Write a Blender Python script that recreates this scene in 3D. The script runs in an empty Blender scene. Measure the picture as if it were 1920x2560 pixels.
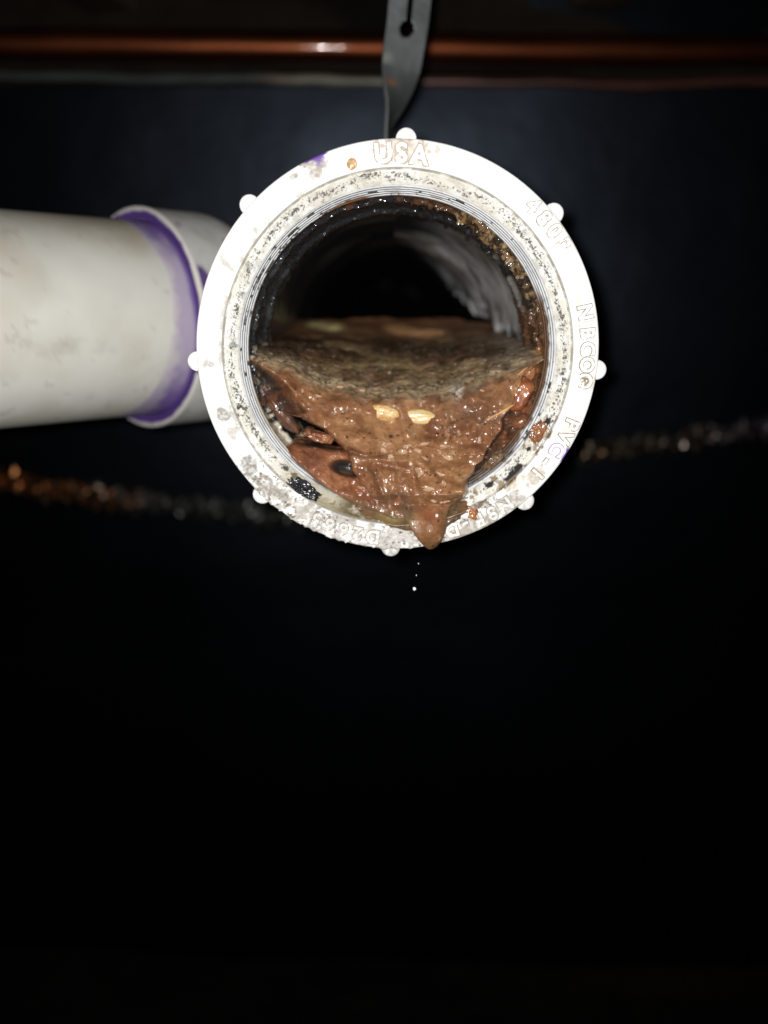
import bpy, bmesh, math, random
import numpy as np
from mathutils import Vector, Matrix

random.seed(7)
RNG = np.random.default_rng(11)
SC = bpy.context.scene
MM = 0.001
# ------------------------------------------------------------------ camera
# frame: the mouth of the cleanout is the plane y = 0, its centre the origin, the pipe runs along +y (lengths below in mm)
FPX = 2133.0
PITCH = math.atan(502 / FPX)
YAW = -math.atan(12 * math.cos(PITCH) / FPX)
CF = np.array([math.sin(YAW) * math.cos(PITCH), math.cos(YAW) * math.cos(PITCH), -math.sin(PITCH)])
CR = np.array([math.cos(YAW), -math.sin(YAW), 0.0])
CU = np.cross(CR, CF)
CAM = np.array([-2.85, -288.1, 13.9])
cd = bpy.data.cameras.new('camera')
cam = bpy.data.objects.new('camera', cd)
SC.collection.objects.link(cam)
cam.matrix_world = Matrix(((CR[0], CU[0], -CF[0], CAM[0] * MM), (CR[1], CU[1], -CF[1], CAM[1] * MM),
                           (CR[2], CU[2], -CF[2], CAM[2] * MM), (0, 0, 0, 1)))
cd.sensor_fit = 'VERTICAL'
cd.sensor_height = 36.0
cd.lens = 36.0 * FPX / 2560
cd.clip_start = 0.01
cd.clip_end = 50
cd.dof.use_dof = True
cd.dof.focus_distance = 0.285
cd.dof.aperture_fstop = 4.7
SC.camera = cam
# ------------------------------------------------------------------ world (a dark crawl space) and the phone's flash
W = bpy.data.worlds.new('World')
SC.world = W
W.use_nodes = True
W.node_tree.nodes['Background'].inputs[0].default_value = (0.02, 0.03, 0.05, 1)
W.node_tree.nodes['Background'].inputs[1].default_value = 0.004
ld = bpy.data.lights.new('flash', 'SPOT')
ld.energy = 5.6
ld.color = (1.0, 0.985, 0.955)
ld.shadow_soft_size = 0.0035
ld.spot_size = math.radians(130)
ld.spot_blend = 1.0
flash = bpy.data.objects.new('flash', ld)
SC.collection.objects.link(flash)
FL = CAM + CR * -7 + CU * 5
flash.location = Vector(FL * MM)
flash.rotation_euler = Vector(CF + 0.12 * CU).to_track_quat('-Z', 'Y').to_euler()
SC.view_settings.view_transform = 'Standard'
SC.view_settings.look = 'None'
SC.view_settings.exposure = 0.0
SC.cycles.max_bounces = 6
SC.cycles.use_denoising = True

# ------------------------------------------------------------------ helpers
def ray(u, v):
    """direction (mm per unit) of the photograph's pixel (u, v), 1920 x 2560"""
    u = np.asarray(u, float); v = np.asarray(v, float)
    a = (u - 960) / FPX; b = (1280 - v) / FPX
    return CF + a[..., None] * CR + b[..., None] * CU

def at(u, v, Y):
    d = ray(u, v)
    t = (np.asarray(Y, float) - CAM[1]) / d[..., 1]
    return CAM + d * t[..., None]

def _h(ix, iy, iz, s):
    n = (ix * 374761393 + iy * 668265263 + iz * 2147483647 + s * 1274126177) & 0xFFFFFFFF
    n = ((n ^ (n >> 13)) * 1274126177) & 0xFFFFFFFF
    n = ((n ^ (n >> 16)) * 2246822519) & 0xFFFFFFFF
    return ((n ^ (n >> 15)) & 0xFFFF) / 65535.0 * 2 - 1

def vn(p, s=0):
    p = np.asarray(p, float)
    i = np.floor(p).astype(np.int64); f = p - i
    w = f * f * f * (f * (f * 6 - 15) + 10)
    r = 0
    for dx in (0, 1):
        for dy in (0, 1):
            for dz in (0, 1):
                k = (w[..., 0] if dx else 1 - w[..., 0]) * (w[..., 1] if dy else 1 - w[..., 1]) * (w[..., 2] if dz else 1 - w[..., 2])
                r = r + k * _h(i[..., 0] + dx, i[..., 1] + dy, i[..., 2] + dz, s)
    return r

def fbm(p, scale, octv=4, s=0, gain=0.5):
    """fractal noise about -1..1; scale = size in mm of the largest lumps"""
    q = np.asarray(p, float) / scale
    a, r, t = 1.0, 0, 0
    for o in range(octv):
        r = r + a * vn(q + 17.3 * o, s + o); t += a
        a *= gain; q = q * 2.03
    return r / t * 1.6

def sm(a, b, x):
    t = np.clip((x - a) / (b - a), 0, 1)
    return t * t * (3 - 2 * t)

def mix(c, d, t):
    t = np.clip(t, 0, 1)[..., None]
    return c * (1 - t) + np.asarray(d, float) * t

def colr(c, n):
    return np.tile(np.asarray(c, float), (n, 1))

def link(ob, parent=None):
    SC.collection.objects.link(ob)
    if parent is not None:
        ob.parent = parent
    return ob

def thing(name, label, cat, loc=(0, 0, 0), group=None):
    o = bpy.data.objects.new(name, None)
    o.empty_display_size = 0.01
    link(o)
    o.location = Vector(loc) * MM
    return tag(o, label, cat, group)

def tag(o, label, cat, group=None, kind=None):
    if label: o['label'] = label
    if cat: o['category'] = cat
    if group: o['group'] = group
    if kind: o['kind'] = kind
    return o

def mesh(name, V, faces, mat, parent=None, col=None, smooth=True, origin=None, wet=None):
    """V in mm (world); col = one RGB per vertex. The object's origin lies at its own middle."""
    V = np.asarray(V, float)
    me = bpy.data.meshes.new(name)
    o = bpy.data.objects.new(name, me)
    link(o, parent)
    base = np.array(parent.location) / MM if parent is not None else np.zeros(3)
    if parent is not None and parent.parent is not None:
        base = base + np.array(parent.parent.location) / MM
    if origin is None:
        origin = (V.min(0) + V.max(0)) / 2
    origin = np.asarray(origin, float)
    o.location = Vector((origin - base) * MM)
    me.from_pydata([tuple(p) for p in (V - origin) * MM], [], faces if isinstance(faces, list) else faces.tolist())
    me.polygons.foreach_set('use_smooth', [smooth] * len(me.polygons))
    if col is not None:
        ca = me.color_attributes.new('col', 'FLOAT_COLOR', 'POINT')
        c4 = np.ones((len(V), 4), np.float32); c4[:, :3] = col
        if wet is not None: c4[:, 3] = wet
        ca.data.foreach_set('color', c4.ravel())
    me.materials.append(mat)
    me.update()
    return o

def grid_faces(nr, nc, wrap=False):
    r = np.arange(nr - 1)[:, None]
    c = np.arange(nc if wrap else nc - 1)[None, :]
    c1 = (c + 1) % nc
    a = r * nc + c; b = r * nc + c1; d = (r + 1) * nc + c; e = (r + 1) * nc + c1
    return np.stack([a, b, e, d], -1).reshape(-1, 4)

def lathe(prof, n=720, a0=0.0, a1=2 * math.pi):
    """profile rows (R, Y) turned about the pipe axis; angle is clockwise from the top as seen from the mouth"""
    prof = np.asarray(prof, float)
    full = abs(a1 - a0 - 2 * math.pi) < 1e-6
    a = np.linspace(a0, a1, n, endpoint=not full)
    Rr, A = prof[:, 0][:, None], a[None, :]
    V = np.stack([Rr * np.sin(A), prof[:, 1][:, None] + 0 * A, Rr * np.cos(A)], -1)
    AA = np.broadcast_to(A, V.shape[:2])
    return V, AA, grid_faces(len(prof), n, full)

def seg(*pts):
    """polyline (R, Y, count) resampled"""
    out = []
    for (p, q) in zip(pts[:-1], pts[1:]):
        for k in range(q[2]):
            t = k / q[2]
            out.append((p[0] + (q[0] - p[0]) * t, p[1] + (q[1] - p[1]) * t))
    out.append((pts[-1][0], pts[-1][1]))
    return out

def ico(sub):
    bm = bmesh.new()
    bmesh.ops.create_icosphere(bm, subdivisions=sub, radius=1)
    V = np.array([v.co[:] for v in bm.verts]); Fc = [[v.index for v in f.verts] for f in bm.faces]
    bm.free()
    return V, Fc

ICO = {k: ico(k) for k in (1, 2, 3, 4, 5)}

def tube_axis(p0, p1, R, n, m, name, mat, parent=None, colf=None, caps=False, jitter=0, keepout=0):
    p0, p1 = np.asarray(p0, float), np.asarray(p1, float)
    d = p1 - p0; L = np.linalg.norm(d); d = d / L
    up = np.array([0, 0, 1.0]) if abs(d[2]) < .9 else np.array([1.0, 0, 0])
    s = np.cross(d, up); s /= np.linalg.norm(s); t = np.cross(s, d)
    a = np.linspace(0, 2 * np.pi, n, endpoint=False)
    k = np.linspace(0, L, m)
    rr = R(k) if callable(R) else np.full(m, R)
    V = p0 + k[:, None, None] * d + rr[:, None, None] * (np.cos(a)[None, :, None] * t + np.sin(a)[None, :, None] * s)
    if jitter:
        V = V + jitter * fbm(V, 90, 3, 5)[..., None] * t
    if keepout:
        r_ = np.maximum(np.hypot(V[..., 0], V[..., 2]), 1e-3); kk = np.maximum(1, keepout / r_)
        V[..., 0] *= kk; V[..., 2] *= kk
    c = colf(V, k[:, None] + 0 * a[None, :], a[None, :] + 0 * k[:, None]) if colf else None
    fc = grid_faces(m, n, True).tolist()
    if caps:
        fc += [list(range(n))[::-1], [(m - 1) * n + i for i in range(n)]]
    return mesh(name, V.reshape(-1, 3), fc, mat, parent, None if c is None else c.reshape(-1, 3))

# ------------------------------------------------------------------ materials (node based; 'col' carries stains and dirt with a shape of their own, plus some painted shade and sheen)
def material(name, base=None, rough=.5, coat=0, metal=0, spec=.5, bump=(), var=(), rvar=None, trans=0, sss=0, coat_rough=.06, ior=1.45, tint=None):
    m = bpy.data.materials.new(name)
    m.use_nodes = True
    nt = m.node_tree; N = nt.nodes; Lk = nt.links
    b = N['Principled BSDF']
    tc = N.new('ShaderNodeTexCoord')
    if base is None:
        src = N.new('ShaderNodeAttribute'); src.attribute_name = 'col'
        out = src.outputs['Color']
    else:
        src = N.new('ShaderNodeRGB'); src.outputs[0].default_value = (*base, 1)
        out = src.outputs[0]
    for (scale, amt) in var:
        n = N.new('ShaderNodeTexNoise'); n.inputs['Scale'].default_value = scale; n.inputs['Detail'].default_value = 5
        Lk.new(tc.outputs['Object'], n.inputs['Vector'])
        r = N.new('ShaderNodeMapRange'); r.inputs[1].default_value = .25; r.inputs[2].default_value = .75
        r.inputs[3].default_value = 1 - amt; r.inputs[4].default_value = 1 + amt
        Lk.new(n.outputs['Fac'], r.inputs[0])
        mm = N.new('ShaderNodeVectorMath'); mm.operation = 'SCALE'
        Lk.new(out, mm.inputs[0]); Lk.new(r.outputs[0], mm.inputs['Scale'])
        out = mm.outputs[0]
    Lk.new(out, b.inputs['Base Color'])
    b.inputs['Roughness'].default_value = rough
    if rvar:
        n = N.new('ShaderNodeTexNoise'); n.inputs['Scale'].default_value = rvar[0]; n.inputs['Detail'].default_value = 4
        Lk.new(tc.outputs['Object'], n.inputs['Vector'])
        r = N.new('ShaderNodeMapRange'); r.inputs[1].default_value = .3; r.inputs[2].default_value = .7
        r.inputs[3].default_value = rvar[1]; r.inputs[4].default_value = rvar[2]
        Lk.new(n.outputs['Fac'], r.inputs[0]); Lk.new(r.outputs[0], b.inputs['Roughness'])
    b.inputs['Metallic'].default_value = metal
    b.inputs['IOR'].default_value = ior
    b.inputs['Specular IOR Level'].default_value = spec
    b.inputs['Coat Weight'].default_value = coat
    b.inputs['Coat Roughness'].default_value = coat_rough
    if tint: b.inputs['Specular Tint'].default_value = (*tint, 1)
    if sss:
        b.inputs['Subsurface Weight'].default_value = sss
        b.inputs['Subsurface Radius'].default_value = (1, .45, .2)
        b.inputs['Subsurface Scale'].default_value = .003
    prev = None
    for (scale, dist, *det) in bump:
        n = N.new('ShaderNodeTexNoise'); n.inputs['Scale'].default_value = scale; n.inputs['Detail'].default_value = det[0] if det else 4
        Lk.new(tc.outputs['Object'], n.inputs['Vector'])
        bp = N.new('ShaderNodeBump'); bp.inputs['Distance'].default_value = dist; bp.inputs['Strength'].default_value = 1
        Lk.new(n.outputs['Fac'], bp.inputs['Height'])
        if prev: Lk.new(prev, bp.inputs['Normal'])
        prev = bp.outputs[0]
    if prev:
        Lk.new(prev, b.inputs['Normal'])
        if coat: Lk.new(prev, b.inputs['Coat Normal'])
    return m

M_PVC = material('white_pvc', None, rough=.42, bump=((900, .00012),), var=((700, .05),), spec=.3)
M_PVC2 = material('pvc_pipe', None, rough=.4, var=((60, .05), (18, .04)), spec=.3)
M_SLUDGE = material('wet_sludge', None, rough=.4, coat=.6, coat_rough=.12, bump=((190, .0008, 1.5), (700, .00009, 1)), var=((700, .08), (250, .12)), rvar=(160, .28, .6), sss=.15)
M_SLIME = material('black_slime', None, rough=.18, coat=.8, coat_rough=.1, bump=((700, .0009, 1),), var=((500, .2),), rvar=(300, .12, .28))
M_BORE = material('fouled_bore', None, rough=.3, coat=.3, bump=((140, .0004, 1),), var=((120, .3),), spec=.35)
M_LIQ = material('runny_liquid', None, rough=.4, coat=.35, coat_rough=.2, bump=((500, .0005, 2),), var=((600, .15),), sss=.2)
M_DIRT = material('dirt_outline', None, rough=.8, var=((1600, .35),), bump=((2500, .0002),), spec=.2)
M_DRY = material('pale_flake', None, rough=.5, coat=.3, var=((1500, .12),), bump=((1500, .0003),))
M_KERN = material('pale_kernel', None, rough=.3, coat=.5, bump=((900, .0003),), var=((900, .1),), sss=.2)
M_COPPER = material('copper', (.16, .045, .018), rough=.42, metal=.97, coat=.6, coat_rough=.07, var=((14, .25),), rvar=(9, .38, .48), bump=((60, .0002),))
M_CABLE = material('cable', None, rough=.35, metal=.1, var=((30, .3),))
M_STRAP = material('galvanised_strap', None, rough=.5, metal=.55, var=((60, .15),), bump=((300, .0002),))
M_GLARE = material('glare_sheen', None, rough=.40, metal=1.0, var=((6, .15), (30, .08)), bump=((5, .004),), spec=.5)  # bluish metallic sheen added to stand in for lens glare round the rim
M_SOIL = material('soil', None, rough=.95, var=((8, .4), (60, .3)), bump=((25, .01),), spec=.1)
M_WOOD = material('old_timber', None, rough=.9, var=((12, .35), (70, .2)), bump=((60, .002),), spec=.1)
M_CRINKLE = material('wet_crinkle', None, rough=.34, metal=.8)
M_DROP = material('droplet', (.8, .8, .8), rough=.15, coat=.5, spec=.8)

def wetness(m, r_dry, r_wet, coat):
    nt = m.node_tree; N = nt.nodes; b = N['Principled BSDF']
    at_ = N.new('ShaderNodeAttribute'); at_.attribute_name = 'col'
    a = N.new('ShaderNodeMath'); a.operation = 'MULTIPLY'; a.inputs[1].default_value = coat
    nt.links.new(at_.outputs['Alpha'], a.inputs[0]); nt.links.new(a.outputs[0], b.inputs['Coat Weight'])
    sp = N.new('ShaderNodeMath'); sp.operation = 'MULTIPLY'; sp.inputs[1].default_value = .5
    nt.links.new(at_.outputs['Alpha'], sp.inputs[0]); nt.links.new(sp.outputs[0], b.inputs['Specular IOR Level'])
wetness(M_SLUDGE, .7, .4, .6)

def patchy(m):
    nt = m.node_tree; N = nt.nodes; b = N['Principled BSDF']
    src = b.inputs['Base Color'].links[0].from_socket
    tc = N.new('ShaderNodeTexCoord'); n = N.new('ShaderNodeTexNoise'); n.inputs['Scale'].default_value = 520; n.inputs['Detail'].default_value = 5
    r = N.new('ShaderNodeMapRange'); r.inputs[1].default_value = .53; r.inputs[2].default_value = .70
    mx = N.new('ShaderNodeMix'); mx.data_type = 'RGBA'; mx.inputs['B'].default_value = (.8, .8, .79, 1)
    nt.links.new(tc.outputs['Object'], n.inputs['Vector']); nt.links.new(n.outputs['Fac'], r.inputs[0]); nt.links.new(r.outputs[0], mx.inputs['Factor'])
    nt.links.new(src, mx.inputs['A']); nt.links.new(mx.outputs['Result'], b.inputs['Base Color'])
patchy(M_DIRT)

# ------------------------------------------------------------------ the setting
gx, gy = np.meshgrid(np.linspace(-3000, 3000, 90), np.linspace(-1500, 3000, 70))
G = np.stack([gx, gy, -640 + 22 * fbm(np.stack([gx, gy, 0 * gx], -1), 500, 4, 3)], -1)
gc = mix(colr((.010, .009, .008), G[..., 0].size).reshape(*gx.shape, 3), (.022, .013, .008), sm(0, .6, fbm(G, 300, 3, 9)))
tag(mesh('ground', G.reshape(-1, 3), grid_faces(*gx.shape), M_SOIL, None, gc.reshape(-1, 3)), 'dark bare soil of the crawl space floor', None, kind='structure')

wr_, wa_ = np.meshgrid(62.8 * (46.0 ** np.linspace(0, 1, 60)), np.linspace(0, 2 * np.pi, 180, endpoint=False), indexing='ij')
Wv = np.stack([wr_ * np.sin(wa_), 440 + 0 * wr_, np.clip(wr_ * np.cos(wa_), -760, 640)], -1)
wx = wr_
Wv[..., 1] += 5 * fbm(Wv, 380, 3, 21) - .07 * np.clip(Wv[..., 2], -260, 400)  # wall leans so that the glare sheen peaks above the rim
wc = mix(colr((.026, .032, .043), wx.size).reshape(*wx.shape, 3), (.021, .026, .035), sm(-.1, .7, fbm(Wv, 240, 3, 23)))
tag(mesh('wall', Wv.reshape(-1, 3), grid_faces(*wx.shape, True), M_GLARE, None, wc.reshape(-1, 3)), 'dark wall behind the pipe with an added bluish sheen in place of lens glare', None, kind='structure')

cx_, cy_ = np.meshgrid(np.linspace(-3000, 3000, 60), np.linspace(-1500, 3000, 60))
Cv = np.stack([cx_, cy_, 418 + 2 * fbm(np.stack([cx_, cy_, 0 * cx_], -1), 400, 3, 31)], -1)
tag(mesh('ceiling', Cv.reshape(-1, 3), grid_faces(*cx_.shape), M_WOOD, None, colr((.05, .035, .022), cx_.size)), 'dark underside of the floor above', None, kind='structure')

def beam(p0, p1, w, h, label):
    p0, p1 = np.asarray(p0, float), np.asarray(p1, float)
    d = p1 - p0; L = np.linalg.norm(d); d /= L
    s = np.cross(d, (0, 0, 1.0)); s /= np.linalg.norm(s); t = np.cross(s, d)
    k = np.linspace(0, L, 30)
    e = 4
    prof = [(-w / 2 + e, -h / 2), (w / 2 - e, -h / 2), (w / 2, -h / 2 + e), (w / 2, h / 2 - e), (w / 2 - e, h / 2), (-w / 2 + e, h / 2), (-w / 2, h / 2 - e), (-w / 2, -h / 2 + e)]
    V = np.array([[p0 + d * a + s * b + t * c for (b, c) in prof] for a in k])
    V += (1.2 * fbm(V, 60, 3, 41))[..., None] * s
    f = grid_faces(30, 8, True).tolist() + [list(range(8))[::-1], [29 * 8 + i for i in range(8)]]
    cc = mix(colr((.060, .042, .028), 240), (.03, .02, .014), sm(0, .5, fbm(V.reshape(-1, 3), 80, 3, 42)))
    o = mesh('floor_joist', V.reshape(-1, 3), f, M_WOOD, None, cc, smooth=False)
    return tag(o, label, 'joist', 'floor joists overhead')

beam((-420, -300, 324), (-210, 420, 324), 42, 184, 'dark wooden joist at upper left, left of the metal strap')
beam((330, -300, 324), (150, 420, 324), 42, 184, 'dark wooden joist overhead, right of the metal strap')

zb = float(at(960., 212., 425.)[2])
bx = np.linspace(-900, 900, 160); bz = np.linspace(zb, zb + 190, 24)
gxx, gzz = np.meshgrid(bx, bz)
Bf = np.stack([gxx, 425 + 1.2 * fbm(np.stack([gxx * .25, 0 * gxx, gzz], -1), 30, 4, 45), gzz], -1)
Bb = Bf.copy(); Bb[..., 1] = 462
bcol = mix(np.zeros(Bf.shape) + np.array((.019, .014, .010)), (.009, .007, .005), sm(-.1, .5, fbm(Bf * np.array([.5, 1, .7]) + gzz[..., None] * np.array([.6, 0, 0]), 70, 3, 46)))
fb = grid_faces(24, 160).tolist() + (grid_faces(24, 160)[:, ::-1] + 24 * 160).tolist()
idx = list(range(160)) + [i * 160 + 159 for i in range(1, 24)] + [23 * 160 + j for j in range(158, -1, -1)] + [i * 160 for i in range(22, 0, -1)]
fb += [[idx[(k + 1) % len(idx)], idx[k], idx[k] + 3840, idx[(k + 1) % len(idx)] + 3840] for k in range(len(idx))]
tag(mesh('timber_beam', np.concatenate([Bf.reshape(-1, 3), Bb.reshape(-1, 3)]), fb, M_WOOD, None, np.concatenate([bcol.reshape(-1, 3)] * 2), smooth=False), 'dark timber beam along the wall behind the copper pipe', 'beam')

# horizontal copper pipe above, out of focus
a_, b_ = at(-700, 102, 352.), at(2700, 137, 414.)
def ccol(V, k, a):
    return None
cp = tube_axis(a_, b_, 10.8, 40, 120, 'copper_pipe', M_COPPER, None, None, True, jitter=1.0)
tag(cp, 'horizontal copper pipe running across above the white fitting', 'pipe')
# thin cable under it
a_, b_ = at(-700, 182, 410.), at(2700, 218, 385.)
def cabcol(V, k, a):
    n = fbm(V, 60, 3, 51)
    c = mix(np.zeros(V.shape) + np.array((.075, .085, .08)), (.11, .04, .03), sm(.15, .5, n))
    c = mix(c, (.26, .25, .19), sm(-110, -60, V[..., 0]) * sm(5, -10, V[..., 0]) * sm(-.4, .3, n))
    return mix(c, (.075, .03, .022), sm(20, 120, V[..., 0]))
cb = tube_axis(a_, b_, 3.4, 24, 160, 'cable', M_CABLE, None, cabcol, True, jitter=2.5)
tag(cb, 'thin grey cable running along just below the copper pipe', 'cable')

# glistening crinkled edge of a wet sheet, sagging behind the fitting
def crinkle(name, us, vs, Yd, label, seedn, colf, dens, hw):
    rng = np.random.default_rng(seedn)
    n = dens
    t = np.linspace(0, 1, n)
    u = np.interp(t, np.linspace(0, 1, len(us)), us); v = np.interp(t, np.linspace(0, 1, len(vs)), vs)
    C = at(u, v, np.full(n, Yd))
    rows = 7
    V = np.zeros((rows, n, 3))
    for r in range(rows):
        k = r / (rows - 1) * 2 - 1
        V[r] = C + np.array([0, 0, 1.0]) * (k * hw * (1 + .4 * rng.standard_normal((n, 1)))) + np.array([0, -1.0, 0]) * (rng.random((n, 1)) * hw * .62 + 6 * (1 - k * k))
        V[r] += rng.standard_normal((n, 3)) * np.array([.15, .1, .15]) * hw
    P = V.reshape(-1, 3)
    o = mesh(name, P, grid_faces(rows, n), M_CRINKLE, None, colf(P, rng), smooth=False)
    md = o.modifiers.new('thickness', 'SOLIDIFY'); md.thickness = .0008
    return tag(o, label, 'sheet edge', 'glinting wet sheet edges behind the fitting')

def ccl(P, rng):
    n = len(P)
    c = mix(colr((.75, .30, .10), n), (.40, .40, .38), sm(-262, -205, P[:, 0] + 25 * rng.standard_normal(n)))
    return c * (.12 + 1.1 * rng.random((n, 1)) ** 4)  # few bright facets: glints put into the colour
def ccr(P, rng):
    n = len(P)
    c = mix(colr((.55, .42, .3), n), (.42, .36, .45), sm(220, 300, P[:, 0] + 40 * rng.standard_normal(n)))
    return c * (.06 + 1.2 * rng.random((n, 1)) ** 5)  # sparse glints and lens colour fringes put into the colour
crinkle('sheet_edge', [-500, -200, 0, 300, 680, 900], [1100, 1160, 1195, 1243, 1288, 1312], 408., 'wet crinkled sheet edge glinting orange, lower left of the fitting', 3, ccl, 230, 8.0)
crinkle('sheet_edge', [1250, 1480, 1720, 1920, 2300], [1170, 1132, 1100, 1060, 980], 408., 'crinkled sheet edge with a few pale glints, lower right of the fitting', 8, ccr, 110, 7.5)

# ------------------------------------------------------------------ the white cleanout fitting
FIT = thing('cleanout_fitting', 'white plastic cleanout mouth with raised lettering, half filled with brown sludge', 'pipe fitting', (0, 0, 0))
PXM = 67.0 / 509.0                                        # mm per photograph pixel on the mouth's plane
def uv(V):                                                # photograph-like coordinates of a point of the mouth, for placing stains
    return 994 + V[..., 0] / PXM, 857.5 - V[..., 2] / PXM

def blob(V, u0, v0, ru, rv, rot=0, edge=.35, ns=2.2, s=0):
    u, v = uv(V)
    du, dv = u - u0, v - v0
    c, sn = math.cos(math.radians(rot)), math.sin(math.radians(rot))
    a, b = (du * c + dv * sn) / ru, (-du * sn + dv * c) / rv
    n = fbm(V, ns, 4, 60 + s, .6)
    return sm(0, edge, 1 - np.sqrt(a * a + b * b) + .55 * n)

def angd(A, d0, half, soft):
    """1 inside d0 +- half degrees (clockwise from top)"""
    d = np.abs((np.degrees(A) - d0 + 180) % 360 - 180)
    return 1 - sm(half, half + soft, d)

prof = seg((53.6, 5.6, 0), (53.9, 5.0, 2), (55.2, 3.6, 9), (57.0, 2.0, 12), (57.75, 1.35, 5), (58.0, 1.75, 2), (58.25, 1.6, 2), (58.45, .25, 2), (58.7, 0.0, 2), (66.2, 0.0, 42),
           (66.75, .25, 4), (67.0, .8, 3), (67.0, 22, 12), (66.4, 24, 2), (61.5, 26, 3), (59.6, 29, 2), (59.6, 62, 4), (54.0, 62, 2), (53.9, 19.0, 3))
V, A, Fc = lathe(prof, 1500)
Rr = np.hypot(V[..., 0], V[..., 2])
face = sm(58.4, 58.7, Rr) * (V[..., 1] < 3)
chamf = (Rr < 58.3) * (V[..., 1] < 6)
bottom = angd(A, 188, 38, 18)
# crusty outer edge at the bottom
crust = angd(A, 200, 24, 8) * sm(66.0, 66.7, Rr) * (V[..., 1] < 8)
n1 = fbm(V, 1.6, 4, 71, .65)
push = crust * (.25 + .75 * np.maximum(0, n1))
V[..., 0] += push * np.sin(A); V[..., 2] += push * np.cos(A)
V[..., 1] -= face * bottom * .22 * np.maximum(0, fbm(V, 1.2, 4, 72, .6))
c = np.zeros(V.shape) + np.array((.80, .80, .79))
# general soil on the flat face: light at the sides, heavy over the bottom
n2 = fbm(V, 3.0, 5, 73, .62); n3 = fbm(V, .9, 4, 74, .6)
heavy = bottom * sm(-.15, .2, n2 + .25 * n3 + .25 * angd(A, 190, 20, 20)) * face
c = mix(c, (.34, .30, .26), heavy * (.55 + .45 * sm(-.3, .4, n3)))
c = mix(c, (.50, .48, .46), angd(A, 184, 22, 8) * face * sm(0, .3, n3) * .8)
c = mix(c, (.12, .10, .08), bottom * face * sm(.42, .62, n3))
ring = face * (1 - sm(59.0, 62.0, Rr + 1.6 * n2)) * angd(A, 255, 75, 20)
c = mix(c, (.36, .33, .28), ring * sm(.1, .4, n2) * .9)
for (u0, v0, ru, rv, rot, col, k) in (
        (790, 408, 36, 30, -15, (.30, .25, .21), .9), (742, 436, 14, 8, -40, (.22, .20, .15), .8), (516, 880, 17, 14, 0, (.33, .30, .26), .8), (512, 868, 8, 8, 0, (.3, .28, .25), .6),
        (572, 636, 9, 26, -35, (.36, .34, .28), .7), (648, 558, 10, 12, 0, (.32, .30, .24), .7), (622, 600, 9, 26, 30, (.5, .48, .42), .6),
        (549, 1010, 20, 18, 0, (.26, .24, .21), .9), (572, 1058, 16, 20, 0, (.38, .35, .3), .7), (606, 1145, 26, 30, -20, (.27, .25, .23), .95), (655, 1200, 36, 22, 48, (.30, .27, .24), .95),
        (690, 1222, 22, 14, 48, (.28, .26, .23), .9), (745, 1262, 36, 20, 40, (.42, .38, .34), .8), (1006, 377, 72, 34, 3, (.46, .38, .31), .95), (1377, 1133, 9, 17, 30, (.16, .15, .12), .95),
        (1408, 560, 14, 9, 40, (.62, .58, .5), .5), (1442, 735, 8, 24, 0, (.6, .52, .36), .6), (1425, 600, 9, 30, -20, (.7, .64, .5), .5), (1478, 920, 26, 20, 0, (.66, .60, .48), .7),
        (1445, 1040, 28, 18, -60, (.6, .53, .42), .6), (1352, 1168, 34, 22, -45, (.45, .38, .30), .8), (1290, 1245, 40, 26, -35, (.34, .30, .26), .85), (1220, 1292, 52, 22, -24, (.36, .32, .27), .9),
        (1160, 1328, 40, 20, -15, (.40, .36, .31), .8), (1300, 1190, 30, 14, -40, (.55, .45, .3), .6), (910, 1335, 130, 30, 5, (.48, .46, .44), .5)):
    bb = blob(V, u0, v0, ru, rv, rot, .3, 1.8, int(u0) % 17)
    c = mix(c, col, bb * face * k * (.6 + .4 * sm(-.3, .3, n3)) * (1 if k > .5 else .8))
# purple primer runs on the outer edge
for (u0, v0, ru, rv) in ((796, 392, 24, 12), (1436, 1116, 9, 22), (806, 404, 14, 14)):
    c = mix(c, (.13, .06, .30), blob(V, u0, v0, ru, rv, 0, .5, 2, 5) * sm(62, 66.5, Rr) * .85)
c = mix(c, (.13, .06, .30), angd(A, 337, 2.6, 1.5) * (Rr > 66.3) + angd(A, 120.5, 1.5, 1.5) * (Rr > 66.3))
# chamfer: cream, with a speckled black belt of grime
cream = mix(np.zeros(V.shape) + np.array((.70, .68, .61)), (.80, .795, .77), sm(-.4, .5, fbm(V, 5, 3, 80)) )
c = mix(c, cream, chamf * 1.0)
c = mix(c, (.27, .25, .20), chamf * sm(0, .5, fbm(V, 2.4, 5, 85, .65)) * .28)
belt = np.exp(-((Rr - 55.9 - .8 * fbm(V, 9, 2, 81)) / 1.15) ** 2)
spk = fbm(V * np.array([1, 1, 1]), .62, 4, 82, .75)
lvl = .50 + .32 * fbm(V, 14, 3, 83) + .12 * angd(A, 225, 25, 15) + .10 * angd(A, 100, 50, 15)
c = mix(c, (.10, .095, .08), chamf * sm(.12, .34, spk - .52 + .62 * belt * (lvl + .55)) * .95)
c = mix(c, (.028, .028, .026), chamf * sm(.5, .75, fbm(V, 3.2, 4, 84, .6) + .25 * belt) * (angd(A, 222, 28, 10) + angd(A, 125, 24, 8) + .5 * angd(A, 285, 12, 8)))
c = mix(c, (.16, .12, .05), chamf * angd(A, 193, 20, 12) * sm(55.5, 57.3, Rr) * .75)
c = mix(c, (.30, .26, .15), chamf * angd(A, 193, 24, 12) * .55)
c = mix(c, (.105, .075, .038), chamf * angd(A, 181, 15, 9) * sm(-.7, .1, n2 + .3))
c = mix(c, (.27, .235, .09), blob(V, 975, 1292, 40, 20, 0, .6, 3, 4) * chamf * .8)
c = mix(c, (.20, .13, .05), chamf * angd(A, 136, 22, 10) * sm(.1, .5, n2) * .8)
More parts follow.
